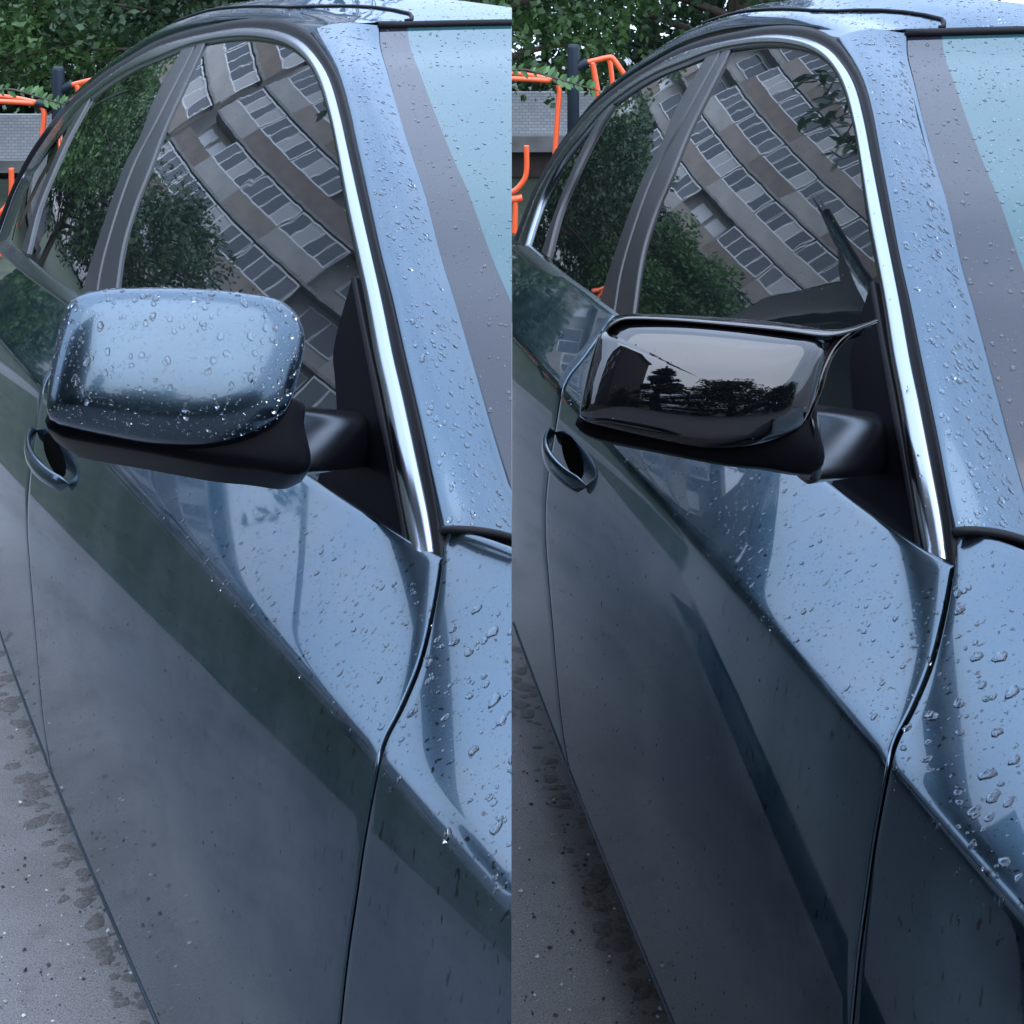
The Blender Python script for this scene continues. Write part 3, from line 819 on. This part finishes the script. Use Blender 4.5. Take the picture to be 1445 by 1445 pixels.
        for ring in range(3):
            for a in range(seg):
                b = (a + 1) % seg
                Fc.append((k + ring * seg + a, k + ring * seg + b, k + (ring + 1) * seg + b, k + (ring + 1) * seg + a))
        for a in range(seg):
            Fc.append((k + 3 * seg + a, k + 3 * seg + (a + 1) % seg, k + 4 * seg))
        Fc.append(tuple(k + a for a in range(seg))[::-1])
    wo_ = any_mesh('rain_droplets', V, Fc, M['water'], car)
    tag(wo_, 'clear rain drops beaded on the paint and glass', kind='stuff')

    # ---- each car ends at the dividing plane between the two views
    for o in made:
        bm = bmesh.new(); bm.from_mesh(o.data)
        sgn = -1 if not h.right else 1
        geom = bm.verts[:] + bm.edges[:] + bm.faces[:]
        bmesh.ops.bisect_plane(bm, geom=geom, plane_co=(-base[0] + sgn * .0004, 0, 0), plane_no=(-sgn, 0, 0), clear_outer=True)
        bmesh.ops.recalc_face_normals(bm, faces=bm.faces[:]) if o.name.startswith('rain') else None
        bm.to_mesh(o.data); bm.free()
        if len(o.data.polygons): o.data.shade_smooth()
    return car

GL0, GL1, GLS = 0.40, 0.34, 0.030
CAP_H, CAP_P, CAP_E = 0.056, 7.0, 0.42
left = Half(-380, False)
right = Half(370, True)
make_car(left, 'car', 'rain-wet blue-grey car with a body-coloured blue-grey mirror cap', 'parked blue-grey cars')
make_car(right, 'car', 'rain-wet blue-grey car with a glossy black horned mirror cap', 'parked blue-grey cars')

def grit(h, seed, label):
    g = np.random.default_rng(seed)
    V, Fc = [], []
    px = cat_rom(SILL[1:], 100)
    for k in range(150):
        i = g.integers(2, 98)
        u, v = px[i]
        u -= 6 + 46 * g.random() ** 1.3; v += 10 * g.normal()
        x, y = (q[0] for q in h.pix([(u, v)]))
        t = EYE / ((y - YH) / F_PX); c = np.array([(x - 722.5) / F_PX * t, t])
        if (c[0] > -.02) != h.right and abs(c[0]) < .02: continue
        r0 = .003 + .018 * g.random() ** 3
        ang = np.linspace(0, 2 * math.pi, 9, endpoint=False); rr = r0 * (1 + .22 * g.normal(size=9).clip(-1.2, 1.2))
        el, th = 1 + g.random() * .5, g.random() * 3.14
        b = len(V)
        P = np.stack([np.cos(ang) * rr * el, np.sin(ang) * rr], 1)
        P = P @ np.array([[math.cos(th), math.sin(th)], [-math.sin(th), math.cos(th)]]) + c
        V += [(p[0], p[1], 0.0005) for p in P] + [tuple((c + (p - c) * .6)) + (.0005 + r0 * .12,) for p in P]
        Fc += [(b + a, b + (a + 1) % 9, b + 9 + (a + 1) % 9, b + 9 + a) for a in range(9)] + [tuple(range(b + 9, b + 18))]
    for nm, mm, cnt, lab in (('gravel', 'pebble_dark', 190, 'dark'), ('gravel', 'pebble_pale', 90, 'pale')):
        Vp, Fp = [], []
        for k in range(cnt):
            u, v = g.uniform(-40, 240), g.uniform(930, 1480)
            x, y = (q[0] for q in h.pix([(u, v)]))
            t = EYE / ((y - YH) / F_PX); c = np.array([(x - 722.5) / F_PX * t, t])
            if h.right and c[0] < .004: continue
            r0 = .0012 + .0032 * g.random() ** 2; b = len(Vp)
            d = g.normal(size=(6, 3)) * .25
            for q, e in zip(((1, 0, 0), (0, 1, 0), (-1, 0, 0), (0, -1, 0), (0, 0, .8), (0, 0, -.5)), d):
                Vp.append((c[0] + r0 * (q[0] + e[0]), c[1] + r0 * (q[1] + e[1]), r0 * .4 + r0 * (q[2] + e[2] * .5)))
            Fp += [(b, b + 1, b + 4), (b + 1, b + 2, b + 4), (b + 2, b + 3, b + 4), (b + 3, b, b + 4), (b + 1, b, b + 5), (b + 2, b + 1, b + 5), (b + 3, b + 2, b + 5), (b, b + 3, b + 5)]
        tag(mesh_obj(nm, Vp, Fp, M[mm], None, False), lab + ' crumbs of gravel on the asphalt beside the ' + ('black' if h.right else 'blue') + '-mirrored car', kind='stuff')
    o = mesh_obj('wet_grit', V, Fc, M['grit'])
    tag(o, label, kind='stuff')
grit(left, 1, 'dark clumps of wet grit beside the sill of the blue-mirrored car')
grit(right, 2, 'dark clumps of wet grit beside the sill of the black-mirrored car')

# ------------------------------------------------------------------ background behind the cars
def at(x, y, Y):
    return np.array([(x - 722.5) / F_PX * Y, Y, EYE - (y - YH) / F_PX * Y])

def machine(dx, dy, Y, label):
    """orange and dark blue outdoor exercise machine; numbers are photo pixels of the right-hand one"""
    c = at(809 + dx, 62 + dy, Y)
    root = empty('exercise_machine', (c[0], c[1], 0), label=label, cat='exercise machine', group='outdoor exercise machines')
    def T(name, px, r, m, parent=root, dY=0.0):
        pts = [at(x + dx, y + dy, Y + (q if len(rest) else 0)) - np.array([c[0], c[1], 0]) + np.array([0, dY, 0]) for (x, y, *rest) in px for q in [rest[0] if rest else 0]]
        V, Fc = tube_vf(cat_rom(pts, 8 * len(pts)), r, 12)
        return mesh_obj(name, V, Fc, m, parent)
    px = Y / F_PX
    # post with a rounded top
    V, Fc = tube_vf([(0, 0, 0), (0, 0, c[2] - .03), (0, 0, c[2] - .008), (0, 0, c[2])], [8.6 * px, 8.6 * px, 7.8 * px, 5.5 * px], 20)
    mesh_obj('post', V, Fc, M['navy'], root)
    T('grab_bar', [(640, 100, .25), (700, 102, .1), (745, 106), (780, 113)], 3.6 * px, M['orange'])
    T('grab_bar', [(640, 108, -.2), (700, 110, -.1), (745, 112, -.05), (776, 114)], 3.6 * px, M['orange'])
    T('swing_arm', [(781, 114), (789, 126), (787, 160), (784, 205), (782, 240)], 3.8 * px, M['orange'])
    T('bracket', [(779, 114), (795, 116), (809, 112)], 6 * px, M['navy'])
    T('bracket', [(809, 98), (820, 92), (829, 88)], 6.5 * px, M['navy'])
    T('grab_bar', [(829, 88), (845, 84), (860, 81), (866, 84), (880, 104), (895, 126)], 4.0 * px, M['orange'])
    T('swing_arm', [(836, 88), (839, 105), (843, 128), (850, 170)], 4.2 * px, M['orange'])
    T('swing_arm', [(860, 82, .3), (863, 105, .3), (866, 140, .3)], 3.6 * px, M['orange'])
    T('foot_lever', [(743, 205), (743, 240), (738, 256), (724, 270), (700, 276)], 3.8 * px, M['orange'])
    T('foot_plate', [(715, 282), (727, 281), (737, 279)], 5.5 * px, M['orange'])
    T('foot_lever', [(727, 282), (727, 300), (726, 330)], 4 * px, M['orange'])
    return root
machine(0, 0, 9.0, 'orange and navy exercise machine seen over the rear of the black-mirrored car')
machine(-727, 32, 9.0, 'orange and navy exercise machine seen over the rear of the blue-mirrored car')

def low_wall(x0, x1, Y, v_top, v_ledge, v_ledge2, label):
    zt, zl, z2 = (at(0, v, Y)[2] for v in (v_top, v_ledge, v_ledge2))
    cx = (at(x0, 0, Y)[0] + at(x1, 0, Y)[0]) / 2; hw = (at(x1, 0, Y)[0] - at(x0, 0, Y)[0]) / 2
    r = empty('brick_wall', (cx, Y, 0), label=label, cat='wall', group='pale brick walls behind the machines')
    V, Fc = box_vf(-hw, hw, 0, .3, zl, zt + .15)
    mesh_obj('brickwork', V, Fc, M['brick'], r, False)
    V, Fc = box_vf(-hw, hw, -.25, .3, z2, zl)
    mesh_obj('ledge', V, Fc, M['concrete'], r, False)
    V, Fc = box_vf(-hw, hw, 0.02, .28, -.1, z2)
    mesh_obj('plinth', V, Fc, M['dark_wall'], r, False)
low_wall(560, 1010, 14.5, 150, 190, 212, 'pale brick wall with concrete ledge behind the black-mirrored car')
low_wall(-330, 240, 14.5, 182, 224, 241, 'pale brick wall with concrete ledge behind the blue-mirrored car')

# ------------------------------------------------------------------ trees
def leaf_cloud(centres, radii, counts, size, g, droop=.2):
    V = []
    for c, r, n in zip(centres, radii, counts):
        d = g.normal(size=(n, 3)); d /= np.linalg.norm(d, axis=1)[:, None]
        rad = r * (.35 + .65 * g.random(n) ** .5)[:, None]
        p = c + d * rad * np.array([1, 1, .8])
        a = g.normal(size=(n, 3)); a /= np.linalg.norm(a, axis=1)[:, None]; a[:, 2] -= droop
        b = np.cross(a, g.normal(size=(n, 3))); b /= np.linalg.norm(b, axis=1)[:, None]
        s = size * (.6 + .8 * g.random(n))[:, None]
        V.append(np.stack([p - a * s * .5, p + b * s * .30, p + a * s * .5, p - b * s * .30], 1))
    V = np.concatenate(V).reshape(-1, 3)
    Fc = np.arange(len(V)).reshape(-1, 4)
    return V, Fc

def tree(loc, H, crown_r, n_leaf, size, leaf, seed, label, low=.25, conic=False, name='tree', group='trees round the car park', nb=46):
    g = np.random.default_rng(seed)
    r = empty(name, loc, label=label, cat='tree', group=group)
    tr = H * .022 + .05
    lean = g.normal(size=2) * .03 * H
    pts = [(0, 0, -.1), (lean[0] * .1, lean[1] * .1, H * .2), (lean[0] * .4, lean[1] * .4, H * .5), (lean[0], lean[1], H * .92)]
    TV, TF = tube_vf(cat_rom(pts, 16), np.linspace(tr, tr * .2, 16), 9)
    TV = list(TV); TF = list(TF)
    cs, rs_, ns = [], [], []
    trunk = cat_rom(pts, 60)
    for k in range(nb):
        f = low + (1 - low) * (k + .5) / nb
        base_ = trunk[int(min(59, f * 59 * .92))]
        a = k * 2.399 + g.random() * .5
        t = (f - low) / (1 - low)
        R_ = crown_r * ((1 - t) * .95 + .06 if conic else math.sin(math.pi * min(1, .22 + .78 * t)) ** .55) * (.62 + .5 * g.random())
        tip = base_ + np.array([math.cos(a) * R_, math.sin(a) * R_, (.25 if not conic else -.05) * R_ + g.normal() * .15])
        midp = (base_ + tip) / 2 + np.array([0, 0, .06 * R_])
        bv, bf = tube_vf(cat_rom([base_, midp, tip], 7), np.linspace(tr * .32 * (1 - t * .6), .008, 7), 5)
        o = len(TV); TV += list(bv); TF += [tuple(i + o for i in q) for q in bf]
        for e, w in ((.55, .8), (.8, .9), (1.0, 1.0)):
            cs.append(base_ + (tip - base_) * e + g.normal(size=3) * .1 * R_); rs_.append(crown_r * (.16 if conic else .24) * (.7 + .6 * g.random())); ns.append(int(n_leaf / nb / 3 * (.7 + .6 * g.random())))
    mesh_obj('trunk', TV, TF, M['bark'], r)
    V, Fc = leaf_cloud(cs, rs_, ns, size, g)
    mesh_obj('crown', V, Fc, M[leaf], r, False)
    return r

# behind the cars (in the picture and in the window reflections)
BT = 'trees behind the brick walls'
tree((-5.3, 12.2, 0), 3.3, 1.5, 15000, .075, 'leaf', 1, 'bright green leafy tree at the upper left corner behind the blue-mirrored car', low=.36, group=BT, nb=30)
tree((-3.1, 13.2, 0), 3.5, 1.5, 14000, .08, 'leaf_dark', 2, 'dark green tree above the roof of the blue-mirrored car', low=.36, group=BT, nb=30)
tree((-0.45, 11.9, 0), 4.4, 1.9, 20000, .075, 'leaf', 3, 'bright green leafy tree left of the navy post behind the black-mirrored car', low=.34, group=BT, nb=34)
tree((2.3, 13.3, 0), 6.5, 2.1, 22000, .085, 'leaf_dark', 4, 'dark green tree right of the navy post behind the black-mirrored car', low=.25, group=BT)

for i, (x, y, H, lab) in enumerate([(-6.6, 16.6, 3.9, 'dark tree behind the wall at the far left edge'), (-4.3, 16.9, 4.1, 'dark tree behind the wall above the blue-mirrored car'),
                                    (-0.4, 16.4, 5.6, 'dark tree behind the wall left of the second navy post'), (1.7, 16.9, 6.2, 'dark tree behind the wall beside the second navy post'), (3.9, 16.5, 6.5, 'dark tree behind the wall above the black-mirrored car')]):
    tree((x, y, 0), H, 1.9, 12000, .12, 'leaf_dark', 50 + i, lab, low=.06, group=BT, nb=36)

# a leafy twig in front of each machine
def twig(dx, dy, Y, label):
    o0 = at(722 + dx, 105 + dy, Y)
    r = empty('leafy_twig', tuple(o0), label=label, cat='twig', group='pale leafy twigs before the machines')
    ax = [(640, 120), (690, 108), (735, 98), (775, 108), (810, 118), (845, 128)]
    pts = np.array([at(x + dx, y + dy, Y) - o0 for x, y in ax])
    c = cat_rom(pts, 60)
    V, Fc = tube_vf(c, np.linspace(.010, .003, 60), 6)
    mesh_obj('stem', V, Fc, M['bark'], r)
    g = np.random.default_rng(5)
    V, Fc = [], []
    for k in range(3, 60, 1):
        for sgn in (-1, 1):
            if g.random() < .45: continue
            d = np.array([.35 + .3 * g.random(), g.normal() * .35, sgn * (.5 + .5 * g.random())]); d /= np.linalg.norm(d)
            L = .03 + .045 * g.random()
            w = np.cross(d, np.array([0, 1.0, .3 * g.normal()])); w /= np.linalg.norm(w)
            p = c[k]; b = len(V)
            V += [p, p + d * L * .35 + w * L * .2, p + d * L * .75 + w * L * .16, p + d * L, p + d * L * .75 - w * L * .16, p + d * L * .35 - w * L * .2]
            Fc.append(tuple(range(b, b + 6)))
    mesh_obj('leaves', V, Fc, M['leaf_pale'], r, False)
twig(0, 0, 7.5, 'pale green leafy twig crossing the navy post behind the black-mirrored car')
twig(-724, 28, 7.5, 'pale green leafy twig crossing the navy post behind the blue-mirrored car')

# ------------------------------------------------------------------ apartment block reflected in the windows
def wing(name, x, y, az, length, floors, label, setback=1.1):
    d = np.array([math.sin(az), math.cos(az)])
    rz = math.atan2(d[1], d[0])
    root = empty(name, (x, y, 0), rz, label=label, cat='building', group='apartment block beside the car park')
    fh, mod = 2.9, 3.6
    n = int(length / mod)
    # local x runs along the facade, -y faces the car park
    V, Fc = box_vf(0, n * mod, setback, 11, 0, floors * fh + .6)
    mesh_obj('wall', V, Fc, M['facade_pale'], root, False)
    par = boxes_mesh('parapet', [(0, mod * 1.0, 0, .14, 0, 1.12)])
    frame_b, pane_b = [], []
    k = 4
    for i in range(k + 1):
        frame_b.append((.06 + i * (mod - .18) / k, .06 + i * (mod - .18) / k + .07, 0.02, .10, 1.12, 2.62))
    frame_b += [(.06, mod - .05, .01, .11, 1.12, 1.20), (.06, mod - .05, .01, .11, 2.54, 2.64)]
    fr = boxes_mesh('window_frame', frame_b)
    pw = (mod - .18) / k
    pns = []
    for mm in ('pane', 'pane', 'pane_mid', 'curtain'):
        q = boxes_mesh('pane', [(.13, .06 + pw, .05, .06, 1.20, 2.54)]); q.materials.append(M[mm]); pns.append(q)
    blind = boxes_mesh('pane', [(.13, .06 + pw, .05, .06, 1.20, 1.75)]); blind.materials.append(M['pane_mid'])

    frame_s = [(.5, .58, -.04, .06, .95, 2.45), (2.9, 2.98, -.04, .06, .95, 2.45), (1.7, 1.78, -.04, .06, .95, 2.45), (.5, 2.98, -.05, .06, .90, .98), (.5, 2.98, -.05, .06, 2.4, 2.48)]
    fs = boxes_mesh('window_frame', frame_s); ps = boxes_mesh('pane', [(.5, 2.98, 0, .02, .95, 2.45)])
    pars = []
    for mm in ('facade', 'facade_brown', 'facade_pale'):
        q = par.copy(); q.materials.append(M[mm]); pars.append(q)
    clut = boxes_mesh('balcony_door', [(.5, 1.5, .9, 1.06, 0.05, 2.3), (1.9, 3.1, .92, 1.06, .9, 2.3)])
    for f in range(floors):
        z = f * fh + .3
        V, Fc = box_vf(-.05, n * mod + .05, -.06, setback, z - .16, z)
        mesh_obj('floor_slab', V, Fc, M['concrete'], root, False)
        for i in range(n):
            if f == 0 or (i % 7 == 5):
                o = link('window', fs, M['pvc'], root, False); o.location = (i * mod, setback - .03, z)
                q = link('pane', ps, M['pane'], o, False)
                continue
            o = link('parapet', pars[(i // 3 + f * 2 + (i * f) % 2) % 3], None, root, False); o.location = (i * mod, 0, z)
            if rng.random() < .22:
                q = link('balcony_door', clut, M['pvc'], root, False); q.location = (i * mod, 0, z)
            else:
                w_ = link('window', fr, M['pvc'], root, False); w_.location = (i * mod, 0, z)
                for c_ in range(k):
                    q = link('pane', pns[rng.integers(0, 4)], None, w_, False); q.location = (c_ * pw, 0, 0)
        V, Fc = [], []
    V, Fc = box_vf(-.3, n * mod + .3, -.3, 11.2, floors * fh + .62, floors * fh + .9)
    mesh_obj('roof', V, Fc, M['concrete'], root, False)
    return root
wing('apartment_block', -33.0, 4.0, R(9), 36, 6, 'tan apartment block with glazed balconies mirrored in the windows of the blue-mirrored car')
wing('apartment_block', -27.0, 40.0, R(38), 43.2, 8, 'tan apartment block with glazed balconies mirrored in the windows of the black-mirrored car')
RT = 'trees mirrored in the car windows'
tree((-10.6, 13.2, 0), 3.9, 1.9, 12000, .10, 'leaf_dark', 11, 'dark leafy tree mirrored low in the rear window of the blue-mirrored car', group=RT)
tree((-7.8, 13.5, 0), 3.5, 1.7, 12000, .10, 'leaf_dark', 12, 'dark leafy tree mirrored in the windows of the black-mirrored car', group=RT)

def overhang():
    r = empty('overhanging_tree', (-5.6, 3.4, 0), label='slim tree with one long leafy limb hanging over the cars, mirrored in both front windows', cat='tree')
    o = np.array([-4.6, 5.9, 0])
    tv, tf = tube_vf(cat_rom([(0, 0, -.1), (.05, -.05, 1.5), (.1, -.1, 3.1), (.05, -.1, 5.2)], 20), np.linspace(.085, .03, 20), 9)
    tv, tf = list(tv), list(tf)
    limb = cat_rom([(.1, -.1, 3.0), (1.7, .9, 3.3), (3.5, 1.55, 2.66), (4.3, 1.5, 2.78), (5.1, 1.5, 2.62)], 60)
    bv, bf = tube_vf(limb, np.linspace(.035, .006, 60), 6); b = len(tv); tv += list(bv); tf += [tuple(i + b for i in q) for q in bf]
    g = np.random.default_rng(3)
    V, Fc = [], []
    for k in list(range(30, 42)) + list(range(50, 60)):
        for _ in range(2):
            p0 = limb[k]; d = np.array([g.normal() * .5, g.normal() * .5, -.6 - .3 * g.random()]); L = .16 + .24 * g.random()
            tip = p0 + d * L
            bv, bf = tube_vf([p0, (p0 + tip) / 2, tip], [.005, .004, .002], 4); b = len(tv); tv += list(bv); tf += [tuple(i + b for i in q) for q in bf]
            for _ in range(7):
                p = p0 + d * L * (.3 + .7 * g.random()); a = g.normal(size=3) * .6 + np.array([0, 0, -.8]); a /= np.linalg.norm(a)
                w = np.cross(a, g.normal(size=3)); w /= np.linalg.norm(w); s_ = .05 + .05 * g.random(); b = len(V)
                V += [p, p + a * s_ * .4 + w * s_ * .24, p + a * s_ * .8 + w * s_ * .16, p + a * s_ * 1.1, p + a * s_ * .8 - w * s_ * .16, p + a * s_ * .4 - w * s_ * .24]
                Fc.append(tuple(range(b, b + 6)))
    mesh_obj('trunk', tv, tf, M['bark'], r)
    mesh_obj('leaves', V, Fc, M['leaf_dark'], r, False)
overhang()

# ------------------------------------------------------------------ behind the camera: what the mirror cap shows
MT = 'trees mirrored in the black mirror cap'
for i, (x, y, H, cr_, con, lab) in enumerate([
        (-1.5, -4.6, 5.6, 1.3, True, 'tall pointed dark tree mirrored in the black mirror cap'),
        (0.3, -5.2, 4.3, 1.5, False, 'round dark tree beside the pointed one mirrored in the black mirror cap'),
        (2.3, -4.8, 3.3, 1.4, False, 'lower round dark tree mirrored towards the inner end of the black mirror cap'),
        (4.6, -5.6, 3.6, 1.6, False, 'outer dark tree mirrored at the edge of the mirror caps'),
        (-3.9, -5.4, 3.4, 1.5, False, 'dark leafy tree before the dark house mirrored in the mirror caps')]):
    tree((x, y, 0), H, cr_, 13000, .11, 'leaf_dark', 30 + i, lab, low=.05, conic=con, group=MT)
hb = empty('dark_house', (-13.5, -11.5, 0), label='dark brown house mirrored at the outer end of the black mirror cap', cat='building')
V, Fc = box_vf(-7, 7, -6, 6, 0, 15)
mesh_obj('wall', V, Fc, M['dark_wall'], hb, False)
wme = boxes_mesh('window', [(0, 1.4, 0, .08, 0, 1.5)])
for i in range(4):
    for f in range(4):
        o = link('window', wme, M['pane'], hb, False); o.location = (-6 + i * 3.3, 6.0, 1.2 + f * 3.2)
V, Fc = box_vf(-7.3, 7.3, -6.3, 6.3, 15.02, 15.4)
mesh_obj('roof', V, Fc, M['concrete'], hb, False)
